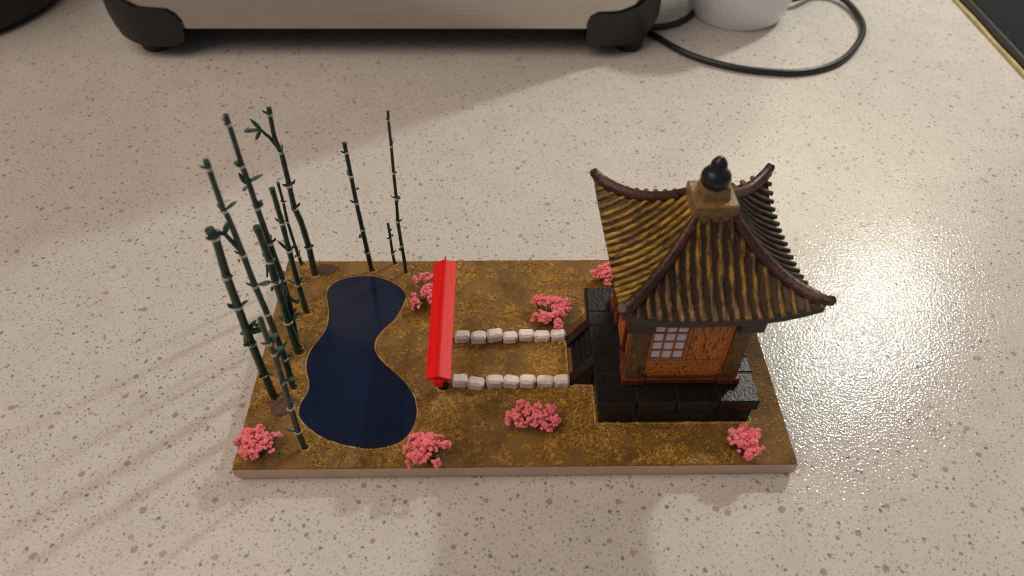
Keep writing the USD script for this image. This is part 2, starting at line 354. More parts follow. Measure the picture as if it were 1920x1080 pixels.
# ------------------------------------------------------------------ diorama board
X0, X1, Y0, Y1 = -100.8, 101, -53.1, 52.4
bd = thing('diorama_base', 'thin rectangular board with brown edge and painted turf carrying the miniature garden', 'model base', (0, 0, 0))
outer = rrect(X0, X1, Y0, Y1, 1.2)
lower = rrect(X0 + 1.6, X1 - 1.0, Y0 + 0.9, Y1 - 0.9, 1.2)
def loft(polys, zs, n=240):
    rings = []
    for p in polys:
        c4 = np.array(p.exterior.coords); q = [c4[int(t)] + (c4[int(t) + 1] - c4[int(t)]) * (t % 1) for t in np.arange(n) / n * 4]
        rings.append(np.array(q))
    V, F = [], []
    for r, z in zip(rings, zs): V.append(np.c_[r, np.full(n, z)])
    V = np.vstack(V)
    for i in range(len(rings) - 1):
        for j in range(n):
            k = (j + 1) % n
            F.append((i * n + j, i * n + k, (i + 1) * n + k, (i + 1) * n + j))
    m = M((V, np.array(F)))
    cap = []
    c0 = len(V); V = np.vstack([V, V[:n].mean(0), V[-n:].mean(0)])
    f = list(m.faces)
    for j in range(n):
        k = (j + 1) % n
        f += [(c0, k, j), (c0 + 1, (len(rings) - 1) * n + j, (len(rings) - 1) * n + k)]
    return trimesh.Trimesh(V, np.array(f), process=False)
def samestart(x0, x1, y0, y1): return Polygon([(x0, y0), (x1, y0), (x1, y1), (x0, y1)])
part('board', loft([samestart(X0 + 2.0, X1 - .8, Y0 + .8, Y1 - .8), samestart(X0 + .7, X1 - .2, Y0 + .2, Y1 - .2), samestart(X0, X1, Y0, Y1), samestart(X0, X1, Y0, Y1), samestart(X0 + .25, X1 - .25, Y0 + .25, Y1 - .25)], [0.02, 1.6, 3.6, 7.0, 7.3], 400), MAT['board'], bd, smooth=30)

STALKS = {
 'A': dict(path=[[-85.5, -17.5, 7.86], [-85.21, -17.37, 25.22], [-85.57, -17.54, 41.49], [-85.96, -17.71, 52.14], [-86.71, -18.05, 64.93], [-87.02, -18.19, 79.24], [-87.5, -18.41, 95.9], [-88.1, -18.68, 97.61], [-88.09, -18.67, 107.52], [-88.12, -18.69, 116.66]], r=(1.45, 1.0), nodes=[25.5, 50.7, 64.9, 79.2, 97.8, 113.7],
  shoots=[('branch', [-87.19, -18.27, 81.18], [-89.87, -19.48, 89.54], 1.1), ('leaf', [-90.1, -19.58, 89.19], [-88.05, -18.65, 93.57], 2.2), ('leaf', [-89.97, -19.52, 89.14], [-92.94, -20.86, 92.98], 2.0), ('leaf', [-88.33, -18.78, 77.47], [-88.94, -19.06, 77.5], 1.6), ('leaf', [-86.37, -17.9, 51.79], [-84.96, -17.26, 49.68], 1.8)]),
 'B': dict(path=[[-91.99, -21.95, 7.86], [-92.46, -22.18, 22.57], [-92.76, -22.33, 39.99], [-92.81, -22.36, 48.9], [-92.72, -22.31, 59.43], [-92.71, -22.31, 73.58], [-91.89, -21.9, 90.0], [-92.66, -22.28, 93.81]], r=(1.8, 1.55), nodes=[22.6, 40.3, 59.4, 73.6, 90.0],
  shoots=[('branch', [-92.96, -22.43, 46.74], [-87.79, -19.84, 45.35], 1.7), ('leaf', [-92.85, -22.38, 47.24], [-94.97, -23.44, 46.53], 2.0), ('leaf', [-92.81, -22.36, 46.65], [-95.34, -23.62, 40.42], 1.8), ('leaf', [-92.56, -22.23, 47.07], [-89.31, -20.6, 50.74], 2.0), ('leaf', [-90.09, -20.99, 47.85], [-87.91, -19.9, 48.81], 1.6), ('leaf', [-92.76, -22.33, 93.43], [-91.76, -21.83, 94.05], 1.6)]),
 'C': dict(path=[[-87.35, 2.12, 7.86], [-86.48, 2.48, 21.25], [-85.37, 2.94, 37.27], [-85.49, 2.9, 49.03], [-85.99, 2.69, 64.14], [-86.62, 2.43, 81.19], [-86.73, 2.38, 90.28], [-87.17, 2.2, 98.8], [-87.15, 2.21, 108.16], [-87.36, 2.12, 117.82]], r=(1.5, 0.95), nodes=[27.3, 46.5, 64.9, 81.2, 98.8, 114.4],
  shoots=[('leaf', [-87.1, 2.22, 92.16], [-82.44, 4.16, 94.09], 1.6), ('leaf', [-87.68, 1.99, 91.69], [-88.51, 1.64, 96.28], 1.6), ('leaf', [-87.46, 2.07, 90.53], [-89.25, 1.33, 89.59], 1.6), ('leaf', [-86.73, 2.38, 82.16], [-84.57, 3.28, 83.92], 1.6), ('leaf', [-86.89, 2.31, 79.89], [-85.4, 2.93, 78.41], 1.2)]),
 'D': dict(path=[[-86.53, -0.09, 7.86], [-86.76, -0.19, 16.32], [-86.94, -0.27, 26.62], [-86.78, -0.2, 40.06], [-86.9, -0.25, 49.47], [-86.71, -0.17, 59.09], [-87.04, -0.31, 67.44], [-87.5, -0.5, 75.47]], r=(1.9, 1.5), nodes=[26.6, 48.6, 59.1],
  shoots=[('leaf', [-88.36, -0.86, 49.28], [-92.07, -2.4, 49.24], 2.2), ('leaf', [-88.98, -1.12, 46.2], [-88.32, -0.84, 45.06], 2.0), ('branch', [-87.82, -0.63, 58.76], [-89.03, -1.13, 52.04], 0.6), ('leaf', [-84.27, 0.85, 45.53], [-87.67, -0.57, 45.62], 1.8), ('leaf', [-85.78, 0.22, 47.03], [-83.87, 1.01, 41.93], 1.6), ('branch', [-83.85, 1.02, 38.14], [-81.63, 1.95, 35.05], 1.0), ('leaf', [-82.27, 1.68, 35.65], [-80.25, 2.52, 36.5], 1.6), ('leaf', [-85.43, 0.37, 42.34], [-84.49, 0.76, 39.6], 1.8)]),
 'E': dict(path=[[-87.18, 43.99, 7.86], [-86.83, 44.11, 24.54], [-87.43, 43.91, 40.06], [-88.57, 43.52, 46.11], [-88.26, 43.63, 58.35], [-88.03, 43.7, 73.4], [-89.15, 43.32, 79.51], [-88.59, 43.51, 90.76], [-88.4, 43.58, 93.41]], r=(1.75, 1.0), nodes=[24.5, 46.1, 57.8, 73.9, 90.8],
  shoots=[('branch', [-88.03, 43.7, 74.39], [-90.72, 42.78, 81.32], 1.0), ('branch', [-90.72, 42.78, 81.32], [-92.72, 42.1, 84.85], 0.9), ('leaf', [-92.59, 42.14, 84.59], [-94.97, 41.33, 90.19], 1.8), ('leaf', [-92.5, 42.18, 85.03], [-98.59, 40.1, 86.01], 1.8), ('leaf', [-92.99, 42.01, 84.45], [-95.88, 41.02, 81.15], 1.8), ('leaf', [-96.3, 40.88, 86.62], [-98.52, 40.12, 85.53], 1.4)]),
 'F': dict(path=[[-87.0, 21.5, 7.86], [-87.27, 21.4, 24.82], [-87.22, 21.42, 34.83], [-87.09, 21.47, 43.79], [-86.87, 21.55, 57.71], [-87.01, 21.5, 74.25]], r=(1.5, 1.15), nodes=[24.8, 43.5, 57.7],
  shoots=[('leaf', [-87.5, 21.31, 43.66], [-89.73, 20.47, 49.78], 1.2), ('leaf', [-87.12, 21.46, 44.65], [-85.53, 22.06, 44.93], 1.4), ('leaf', [-86.83, 21.57, 72.49], [-88.14, 21.07, 72.16], 1.6)]),
 'G': dict(path=[[-93.99, 50.1, 7.86], [-94.35, 49.97, 13.28], [-94.71, 49.84, 20.81], [-95.08, 49.7, 33.55], [-94.68, 49.85, 44.22], [-94.68, 49.85, 54.51]], r=(0.95, 0.7), nodes=[13.3, 33.6, 44.2],
  shoots=[('leaf', [-94.85, 49.79, 14.12], [-96.38, 49.24, 13.02], 1.2), ('leaf', [-94.68, 49.85, 44.22], [-95.49, 49.56, 45.32], 0.8)]),
 'H': dict(path=[[-62.37, 46.14, 7.86], [-62.77, 46.05, 19.4], [-63.2, 45.95, 32.5], [-63.69, 45.83, 47.42], [-63.9, 45.78, 62.36], [-64.15, 45.72, 76.53]], r=(1.3, 0.95), nodes=[19.4, 32.5, 47.1, 60.8, 72.1],
  shoots=[('leaf', [-64.33, 45.68, 62.18], [-65.38, 45.43, 61.85], 1.2), ('leaf', [-62.81, 46.04, 53.89], [-61.7, 46.3, 54.49], 1.2), ('leaf', [-63.9, 45.78, 29.63], [-65.41, 45.43, 28.13], 1.8)]),
 'I': dict(path=[[-47.1, 44.68, 7.86], [-47.09, 44.69, 18.04], [-47.4, 44.63, 24.42], [-47.66, 44.59, 37.78], [-47.04, 44.69, 50.52], [-46.81, 44.73, 63.1], [-46.41, 44.8, 75.67], [-46.25, 44.83, 87.53], [-45.97, 44.88, 91.01]], r=(1.0, 0.65), nodes=[24.4, 38.1, 50.2, 63.1, 75.7, 87.5],
  shoots=[('leaf', [-46.96, 44.71, 51.33], [-45.19, 45.01, 49.97], 1.6), ('leaf', [-47.12, 44.68, 49.7], [-46.13, 44.85, 48.99], 1.6), ('leaf', [-47.19, 44.67, 21.87], [-48.93, 44.37, 22.48], 1.6), ('leaf', [-47.49, 44.62, 39.51], [-48.67, 44.41, 38.53], 1.2)]),
 'J': dict(path=[[-52.58, 50.47, 7.86], [-52.87, 50.42, 14.2], [-52.86, 50.42, 23.16], [-52.95, 50.4, 31.8]], r=(0.85, 0.65), nodes=[14.2, 23.2],
  shoots=[('leaf', [-52.41, 50.5, 25.27], [-51.36, 50.7, 24.46], 1.4), ('leaf', [-52.6, 50.47, 27.78], [-51.65, 50.65, 28.22], 1.0)]),
 'K': dict(path=[[-76.62, -44.18, 7.86], [-76.89, -44.31, 18.18], [-76.67, -44.21, 32.37], [-76.31, -44.04, 47.15], [-76.02, -43.9, 61.31], [-76.48, -44.11, 66.52], [-76.42, -44.09, 78.08]], r=(1.3, 1.0), nodes=[18.2, 32.4, 47.1, 61.3, 66.5],
  shoots=[('leaf', [-76.56, -44.15, 67.58], [-73.32, -42.62, 69.76], 1.8), ('leaf', [-76.32, -44.04, 64.36], [-74.87, -43.35, 68.63], 1.6), ('leaf', [-75.88, -43.83, 62.01], [-72.77, -42.36, 63.31], 1.6), ('leaf', [-75.63, -43.71, 58.67], [-71.87, -41.94, 65.63], 1.2), ('leaf', [-76.29, -44.03, 72.44], [-76.48, -44.11, 76.44], 1.6)]),
}
POND = [[-79.79, 34.04], [-78.15, 37.69], [-74.89, 40.27], [-69.86, 41.87], [-64.05, 42.29], [-58.07, 41.12], [-53.4, 38.79], [-49.15, 35.52], [-46.51, 31.55], [-46.58, 26.76], [-47.97, 21.77], [-50.57, 15.81], [-53.91, 11.45], [-56.09, 7.16], [-56.66, 2.39], [-55.38, -1.49], [-51.69, -6.39], [-45.2, -13.04], [-40.81, -18.72], [-38.36, -24.23], [-37.37, -29.59], [-37.86, -34.94], [-41.75, -41.88], [-46.83, -44.29], [-53.23, -45.02], [-59.72, -43.92], [-66.44, -41.94], [-72.24, -39.04], [-77.28, -35.07], [-80.42, -31.28], [-81.27, -27.92], [-80.6, -23.79], [-79.21, -19.58], [-79.94, -13.98], [-81.83, -8.22], [-82.16, -4.48], [-80.66, 3.17], [-77.48, 10.51], [-76.95, 18.71], [-78.63, 26.93]]

pond = Polygon(resample(POND, 200, closed=True)).buffer(0)
PX0, PX1, PY0, PY1 = 30.3, 87.3, -35.2, 20.6      # lower plinth of the pagoda
def edge_dist(x, y):      # signed distance to the pond outline, negative inside
    d = shapely.distance(pond.exterior, shapely.points(x, y))
    return np.where(contains_xy(pond, x, y), -d, d)
nx, ny = 361, 189
gx, gy = np.meshgrid(np.linspace(X0 + .1, X1 - .1, nx), np.linspace(Y0 + .1, Y1 - .1, ny))
pd = edge_dist(gx.ravel(), gy.ravel()).reshape(gx.shape)
P3 = np.stack([gx, gy, 0 * gx], -1)
hz = T + 0.55 * (meshkit.fbm(P3 / 14, 3, 3) - .5) + 0.45 * (meshkit.fbm(P3 / 1.6, 3, 5) - .5) * np.clip(pd / 2, 0, 1)
right_smooth = np.clip((gx - 86) / 4, 0, 1)
hz -= right_smooth * 0.15 * (meshkit.fbm(P3 / 1.6, 3, 5) - .5)
hz += 0.45 * np.exp(-((pd - 1.5) / 0.7) ** 2)                      # raised lip
hz = np.where(pd < 0.6, np.minimum(hz, T + 0.02), hz); hz = np.where(pd < -0.7, T - 1.2, hz)
edge = np.minimum.reduce([gx - X0, X1 - gx, gy - Y0, Y1 - gy])
hz -= 0.35 * np.clip(1 - edge / 1.2, 0, 1) ** 2
V = np.c_[gx.ravel(), gy.ravel(), hz.ravel()]
idx = np.arange(nx * ny).reshape(ny, nx)
F = np.stack([idx[:-1, :-1], idx[:-1, 1:], idx[1:, 1:], idx[1:, :-1]], -1).reshape(-1, 4)
border = np.r_[idx[0, :], idx[1:, -1], idx[-1, -2::-1], idx[-2:0:-1, 0]]
nb = len(V); B = V[border].copy(); B[:, 2] = 7.05 + 0.35 * (meshkit.noise(B * 0.9, 4) - .3); V = np.vstack([V, B])
F2 = [(border[(i + 1) % len(border)], border[i], nb + i, nb + (i + 1) % len(border)) for i in range(len(border))]
part('painted_turf', M((V, np.vstack([F, F2]))), MAT['ground'], bd, smooth=50)

def ground_z(x, y):
    fx = np.clip((np.asarray(x) - X0 - .1) / (X1 - X0 - .2) * (nx - 1), 0, nx - 1.001); fy = np.clip((np.asarray(y) - Y0 - .1) / (Y1 - Y0 - .2) * (ny - 1), 0, ny - 1.001)
    i, j = fx.astype(int), fy.astype(int); a, b = fx - i, fy - j
    return hz[j, i] * (1 - a) * (1 - b) + hz[j, i + 1] * a * (1 - b) + hz[j + 1, i] * (1 - a) * b + hz[j + 1, i + 1] * a * b

# turf fibres lying on the ground, thick in patches
def fibres(n):
    x, y = rng.uniform(X0 + .6, X1 - .6, n), rng.uniform(Y0 + .3, Y1 - .6, n)
    p = np.stack([x, y, 0 * x], -1)
    d = meshkit.fbm(p / 17, 4, 21); d2 = meshkit.fbm(p / 4.5, 3, 33)
    pdist = edge_dist(x, y)
    keep = rng.random(n) < np.clip((0.60 * d + 0.40 * d2 - 0.465) / 0.085, 0.06, 0.9)
    rim = rng.random(n) < 0.7
    keep |= (pdist > 0) & (pdist < 2.6) & rim
    inpl = (x > PX0 - 9.2) & (x < PX1 + .3) & (y > PY0 - .2) & (y < PY1 + .3) & ((x > PX0) | ((y > -18) & (y < 6)))
    near_pl = (x > PX0 - 2) & (x < PX1 + 1.5) & (y > PY0 - 1.8) & (y < PY1 + 2) & rim
    keep |= near_pl
    keep &= ~((x > 86) & (rng.random(n) < 0.93)) & (pdist > 0.75) & ~inpl
    x, y, p, pdist = x[keep], y[keep], p[keep], pdist[keep]
    ang = 2 * np.pi * 2.2 * meshkit.fbm(p / 9, 3, 8) + rng.normal(0, 0.75, len(x))
    L = rng.uniform(0.6, 1.6, len(x)); W = rng.uniform(0.08, 0.15, len(x)); tilt = np.abs(rng.normal(0.12, 0.22, len(x)))
    L = np.where(pdist < 2.2, L * 0.6, L)
    z = ground_z(x, y) + 0.04
    dx, dy = np.cos(ang), np.sin(ang)
    a = np.c_[x, y, z]; b = a + np.c_[dx * L, dy * L, np.sin(tilt) * L + 0.08]
    mid = (a + b) / 2 + np.c_[0 * L, 0 * L, 0.09 + 0 * L]
    s = np.c_[-dy * W, dx * W, 0 * W]
    V = np.stack([a - s, a + s, mid + s, mid - s, b], 1).reshape(-1, 3)
    k = np.arange(len(x))[:, None] * 5
    F = np.concatenate([k + [0, 1, 2], k + [0, 2, 3], k + [3, 2, 4]], 0)
    return trimesh.Trimesh(V, F, process=False)
part('turf_fibres', fibres(130000), MAT['fibre'], bd, kind='stuff')
# bare reddish pads where stalks are glued
for k, (x, y, r) in enumerate([(-87.5, -26.5, 5.2), (-82.5, 46.6, 4.6)]):
    t = np.linspace(0, 2 * np.pi, 30, endpoint=False)
    ring = np.c_[x + r * (1 + .16 * np.sin(3 * t + k) + .08 * np.sin(7 * t)) * np.cos(t), y + r * .8 * (1 + .14 * np.sin(2 * t + 2 * k)) * np.sin(t)]
    m = trimesh.creation.extrude_polygon(Polygon(ring), 0.5, engine='earcut'); m.apply_translation([0, 0, T - .05])
    m = m.subdivide().subdivide(); v = m.vertices.copy(); top = v[:, 2] > T + .2
    v[top, 2] += 0.7 * (meshkit.fbm(v[top] / 1.5, 3, 6) - .35); m.vertices = v
    part('bare_patch', m, MAT['pad'], bd, smooth=60)

def rim(pts, r, name='glue_rim', closed=True):
    q = resample(pts, 260, closed)
    q3 = np.c_[q, np.full(len(q), T + .05)]; w = meshkit.fbm(q3 / 2.2, 3, 12)
    if closed: q3 = np.vstack([q3, q3[:2]]); w = np.r_[w, w[:2]]
    q3[:, :2] += ((meshkit.fbm(q3 / 1.7 + 9, 2, 3) - .5) * .5)[:, None]
    part(name, tube(q3, r * np.clip(.1 + 2.6 * (w - .28), .08, 1.5), 7), MAT['glue'], bd, smooth=60)
rim(list(pond.buffer(0.55).exterior.coords)[:-1][::4], .34)
def densify(p): 
    out = []
    for a, c in zip(p, p[1:] + p[:1]): out += [tuple(np.array(a) + (np.array(c) - np.array(a)) * t) for t in np.linspace(0, 1, max(3, int(np.hypot(c[0] - a[0], c[1] - a[1]) / 3)), endpoint=False)]
    return out
rim(densify([(PX0 - .3, PY0 - .4), (PX1 + .3, PY0 - .4), (PX1 + .4, PY1 + .4), (PX0 - .3, PY1 + .3), (PX0 - .3, 6.0), (21.2, 5.9), (21.1, -18.0), (PX0 - .3, -18.1)]), .7)
t8 = np.linspace(0, 2 * np.pi, 20, endpoint=False)
for gy in (-17.6, 6.2): rim(np.c_[-27.7 + 2.7 * np.cos(t8), gy + 2.7 * np.sin(t8)], .6)
for k_, S in STALKS.items(): rim(np.c_[S['path'][0][0] + .4 + (S['r'][0] + .3) * np.cos(t8), S['path'][0][1] - .2 + (S['r'][0] + .3) * np.sin(t8)], .45)
part('pond', prism(pond, T - 1.0, T + 0.22), MAT['water'], smooth=False, label='dark navy pond of glossy resin shaped like a figure eight in the turf', cat='pond')

# ------------------------------------------------------------------ bamboo
LABELS = dict(
 A='tall thin bamboo whose forked twig touches the cut top of its thick neighbour',
 B='thick bamboo at the left board edge, just behind the bush at the front left corner',
 C='tall bamboo at the left board edge with two spread leaves near its top',
 D='thick half-height bamboo standing close against a tall leafy one left of the pond',
 E='tall bamboo at the back left corner with a leafy side twig at its top',
 F='medium bamboo beside the upper left shore of the pond with a single spike leaf',
 G='very thin bamboo at the back left corner, behind the others',
 H='straight bamboo alone at the top shore of the pond',
 I='very slender tall bamboo at the back edge nearest the red gate',
 J='tiny bamboo sprig at the back edge, shortest of all',
 K='bamboo standing frontmost, at the lower left shore of the pond')
def leaf(a, b, w):
    a, b = np.array(a), np.array(b); d = b - a; L = np.linalg.norm(d); d /= L
    view = np.array(CAM) * 1000 - a; view /= np.linalg.norm(view)
    up_ = np.array([0, 0, 1.0]); n = np.cross(d, np.cross(0.6 * view + 0.8 * up_, d)); n /= np.linalg.norm(n); s = np.cross(d, n)
    V, F = [], []
    st = [(0, .30), (.18, .75), (.45, 1.0), (.75, .8), (.95, .35), (1, .12)]
    for t, k in st:
        c = a + d * L * t - n * 0.35 * t * t * L * .35
        h = w * .5 * k
        V += [c - s * h, c + n * .28 * w * .5 * k + 0 * s, c + s * h, c - n * .22 * w * k]
    for i in range(len(st) - 1):
        for j in range(4):
            q = (j + 1) % 4
            F.append((i * 4 + j, i * 4 + q, i * 4 + 4 + q, i * 4 + 4 + j))
    F += [(3, 2, 1, 0), (len(V) - 4, len(V) - 3, len(V) - 2, len(V) - 1)]
    m = M((np.array(V), np.array(F)))
    if m.volume < 0: m.invert()
    return m
for key_, S in STALKS.items():
    pth = np.array(S['path'], float); rb, rt_ = S['r'][0] * .84, S['r'][1] * .84
    th = thing('bamboo_stalk', LABELS[key_], 'bamboo', (pth[0][0], pth[0][1], T), group='bamboo stalks round the pond')
    z = np.unique(np.r_[np.linspace(pth[0, 2] - .8, pth[-1, 2], 44), [q + e for q in S['nodes'] for e in (-.9, -.35, .35, .9)]])
    z = z[(z >= pth[0, 2] - .8) & (z <= pth[-1, 2])]
    P = np.c_[np.interp(z, pth[:, 2], pth[:, 0]), np.interp(z, pth[:, 2], pth[:, 1]), z]
    for _ in range(2): P[1:-1, :2] = (P[:-2, :2] + 2 * P[1:-1, :2] + P[2:, :2]) / 4
    Rr = np.interp(z, [pth[0, 2], pth[-1, 2]], [rb, rt_]); Rr = Rr * (1 + .06 * (meshkit.noise(np.c_[z / 3, z * 0 + ord(key_), z * 0]) - .5)) * (1 + .10 * (meshkit.noise(np.c_[z / .9, z * 0 + ord(key_), z * 0 + 5]) - .5))
    for q in S['nodes']: Rr = Rr * (1 + .16 * np.exp(-((z - q) / .7) ** 2))
    Rr = np.where(z > pth[-1, 2] - 2.5, Rr * 1.1, Rr)
    part('culm', tube(P, Rr, 12), MAT['bamboo'], th, smooth=50)
    for i, q in enumerate(S['nodes']):
        c = np.array([np.interp(q, P[:, 2], P[:, 0]), np.interp(q, P[:, 2], P[:, 1]), q]); r = np.interp(q, z, Rr) * 1.07
        part('node_ring', tube([c + [0, 0, -.6], c + [0, 0, -.3], c + [0, 0, .25], c + [0, 0, .52]], [r * .9, r * 1.06, r * 1.05, r * .88], 12), MAT['node'], th, smooth=60)
        for kk in range(2 if key_ in 'CEDFB' else 1):      # bud stubs by the nodes
            ang = rng.uniform(0, 2 * np.pi); dv = np.array([math.cos(ang), math.sin(ang), .6])
            part('bud', tube([c + dv * r * .7, c + dv * (r + .7), c + dv * (r + 1.2) + [0, 0, .5]], [r * .42, r * .36, r * .16], 7), MAT['leaf'], th, smooth=60)
    if key_ in 'ABCDFK':      # extra ragged leaflets by the nodes of the left group
        for q in S['nodes'][:-1:2]:
            c = np.array([np.interp(q, P[:, 2], P[:, 0]), np.interp(q, P[:, 2], P[:, 1]), q]); r = np.interp(q, z, Rr)
            for _ in range(1):
                an = rng.uniform(-.6, .6) + (0 if rng.random() < .5 else np.pi); dv = np.array([math.cos(an), math.sin(an) * .7, rng.uniform(.1, .9)])
                part('leaf', leaf(c + dv * r * .8, c + dv * (r + rng.uniform(1.6, 3.4)), rng.uniform(1.0, 1.7)), MAT['leaf'], th, smooth=40)
    for s in S['shoots']:
        if s[0] == 'branch':
            a_, b_ = np.array(s[1]), np.array(s[2])
            part('twig', tube([a_, (2 * a_ + b_) / 3 + [0, 0, -.3], (a_ + 2 * b_) / 3 + [0, 0, -.2], b_], np.linspace(s[3], s[3] * .8, 4) * 0.75, 8), MAT['bamboo'], th, smooth=60)
        else: part('leaf', leaf(s[1], s[2], s[3]), MAT['leaf'], th, smooth=40)

# ------------------------------------------------------------------ pink bushes
ico = trimesh.creation.icosphere(1)
def bush(x, y, rx, ry, h, n, seed, label, elong=None):
    r = np.random.default_rng(seed)
    th = thing('flowering_bush', label, 'bush', (x, y, T), group='pink miniature bushes on the turf')
    # uneven outline: sprigs of tiny foam crumbs round a few lobes, with gaps between
    lobes = [(r.uniform(-.55, .55), r.uniform(-.55, .55), r.uniform(.25, .42)) for _ in range(7)] + [(r.uniform(-.8, .8), r.uniform(-.8, .8), r.uniform(.1, .2)) for _ in range(6)]
    Vs, Fs, off, stems = [], [], 0, []
    for i in range(int(n / 2.5)):
        lx, ly, lr = lobes[r.integers(len(lobes))]
        q = r.normal(0, 1, 3); q /= np.linalg.norm(q); q *= r.random() ** .4
        ux, uy = lx + lr * q[0], ly + lr * q[1]; e = min(1, math.hypot(ux, uy))
        c = np.array([x + rx * ux, y + ry * uy, T + h * (.36 + .42 * (1 - e * e) + .2 * q[2])])
        stems.append(c); sr = r.uniform(.55, 1.05)
        for _ in range(int(r.integers(9, 17))):
            d = r.normal(0, 1, 3); d /= np.linalg.norm(d); d[2] = abs(d[2]) * .8
            rad = r.uniform(.20, .44)
            v = ico.vertices * rad * r.uniform(.7, 1.4, 3)
            v = v * (1 + 1.0 * (meshkit.noise(ico.vertices * 2.6 + r.uniform(0, 60, 3)) - .5))[:, None]
            Vs.append(v + c + d * sr * r.uniform(.35, 1.0)); Fs.append(ico.faces + off); off += len(v)
    stems = stems[::4]
    part('blossom_clumps', trimesh.Trimesh(np.vstack(Vs), np.vstack(Fs), process=False), MAT['pink'], th, smooth=False, kind='stuff')
    tw = []
    for (px, py, pz) in stems:
        bx, by = x + (px - x) * .25, y + (py - y) * .25
        tw.append(tube([(bx, by, T - .2), ((bx + px) / 2 + r.normal(0, .4), (by + py) / 2 + r.normal(0, .4), T + (pz - T) * .6), (px, py, pz)], .13, 5))
    for _ in range(26):
        an, L = r.uniform(0, 2 * np.pi), r.uniform(.6, 1.05)
        ex, ey = x + math.cos(an) * rx * L, y + math.sin(an) * ry * L
        ey = max(ey, Y0 + .8); ex = min(max(ex, X0 + .8), X1 - .8)
        tw.append(tube([(x + r.normal(0, .6), y + r.normal(0, .6), T), ((x + ex) / 2, (y + ey) / 2, T + r.uniform(1, 3)), (ex, ey, T + r.uniform(.3, 2.2))], .085, 4))
    part('wiry_stems', tw, MAT['wire'], th, kind='stuff')
bush(-92.6, -45.0, 9.2, 8.6, 9, 420, 1, 'pink bush at the front left corner of the board')
bush(-31.8, -49.2, 12.2, 8.2, 9, 470, 2, 'pink bush at the front edge, touching the lower end of the pond')
bush(5.9, -33.4, 12, 8.0, 9, 470, 3, 'pink bush in front of the nearer row of white stones')
bush(78.8, -46.0, 11.5, 8.4, 8.5, 520, 14, 'pink bush at the front right corner, before the black plinth')
bush(14.2, 17.4, 12.6, 9.6, 8.5, 640, 5, 'pink bush behind the farther row of white stones, beside the steps')
bush(-36.2, 29.5, 8.4, 12, 8.5, 400, 6, 'pink bush partly hidden under the red gate roof')
bush(42.5, 38.2, 8.5, 8.5, 8.5, 330, 7, 'pink bush at the back edge, half hidden by the pagoda roof')

# ------------------------------------------------------------------ edging stones
ROWS = [('farther', [[-20.94, 5.67, 6.01], [-14.21, 5.18, 6.0], [-7.72, 5.9, 6.38], [-1.38, 5.33, 5.71], [5.17, 6.1, 6.15], [11.55, 5.89, 6.27], [18.3, 6.57, 6.16]]),
        ('nearer', [[-21.3, -16.76, 5.99], [-14.87, -17.67, 6.27], [-7.83, -16.61, 6.46], [-1.38, -17.03, 5.89], [4.97, -16.92, 6.01], [11.88, -16.98, 6.46], [18.25, -16.87, 6.01]])]
ORD = ['first', 'second', 'third', 'middle (fourth)', 'third', 'second', 'last']
for rname, row in ROWS:
    for i, (x, y, w) in enumerate(row):
        place = [f'stone next to the red gate', 'second from the red gate', 'third from the red gate', 'the middle one', 'third from the black steps', 'second from the black steps', 'stone touching the black steps'][i]
        d, h = 4.5 + rng.uniform(-.2, .3), 4.1 + rng.uniform(-.3, .3)
        w += .12; m = cbox(x - w / 2, x + w / 2, y - d / 2, y + d / 2, T - .3, T + h, .9)
        m = m.subdivide_to_size(0.7); v = m.vertices.copy()
        v += (np.stack([meshkit.fbm(v / 2.4 + s, 3, s + i * 7 + len(rname)) for s in (1, 2, 3)], 1) - .5) * 0.65
        v[:, 2] = np.where(v[:, 2] < T, T - .3, v[:, 2])
        m = trimesh.Trimesh(v, m.faces, process=True); trimesh.smoothing.filter_taubin(m, iterations=4)
        m = rotz(m, rng.normal(0, .07), (x, y)); m.apply_translation([0, rng.normal(0, .12), -abs(rng.normal(0, .25))])
        part('edging_stone', m, MAT['stone'], smooth=50, label=f'white block in the {rname} row of edging stones, {place}', cat='stone', group='white edging stones along the path')

# ------------------------------------------------------------------ red gate
gt = thing('red_gate', 'red gate with a gabled top beam across the path, seen from above', 'gate', (-27.4, -5.6, T))
gxm, gy0, gy1, gz = -27.3, -33.6, 24.4, 35.3
SL = 1.5      # drop of the roof faces
def slope(side):
    xa, xb = (gxm + .35 * side, gxm + 4.35 * side)
    pts = []
    for y, k in ((gy0, 1), (gy1, 1)):
        pts += [(xa, y, gz), (xb, y, gz - SL), (xa, y, gz - 1.3), (xb, y, gz - SL - 1.1)]
    return hull(pts)
part('roof_board', slope(-1), MAT['red'], gt)
part('roof_board', slope(1), MAT['red'], gt)
part('ridge_strip', hull([(gxm + sx * .33, y, z) for sx in (-1, 1) for y in (gy0 - .2, gy1 + 1.2) for z in (gz - 1.2, gz + .55)]), MAT['red'], gt)
part('lintel', cbox(gxm - 1.5, gxm + 1.5, gy0 - 1.2, gy1 - 1, gz - 4.6, gz - 1.7, .2), MAT['red'], gt)
part('tie_beam', cbox(gxm - 1.0, gxm + 1.0, gy0 + 6, gy1 - 7, gz - 11.5, gz - 9.2, .2), MAT['red'], gt)
for py in (-17.6, 6.2):
    c = part('post', tube([(-27.6, py, T + 4.0), (gxm, py, gz - 1.5)], [1.7, 1.5], 16), MAT['red'], gt, smooth=50)
    part('post_shoe', tube([(-27.7, py, T - .4), (-27.7, py, T + 3.2), (-27.6, py, T + 4.4)], [2.3, 2.2, 1.8], 16), MAT['finial'], c, smooth=50)

# ------------------------------------------------------------------ pagoda
PC = (58.8, -7.4)
pg = thing('pagoda', 'miniature pagoda with upswept tiled roof and orange walls on black stone plinth', 'pagoda', (PC[0], PC[1], T))
ZL, ZT = 16.4, 21.9
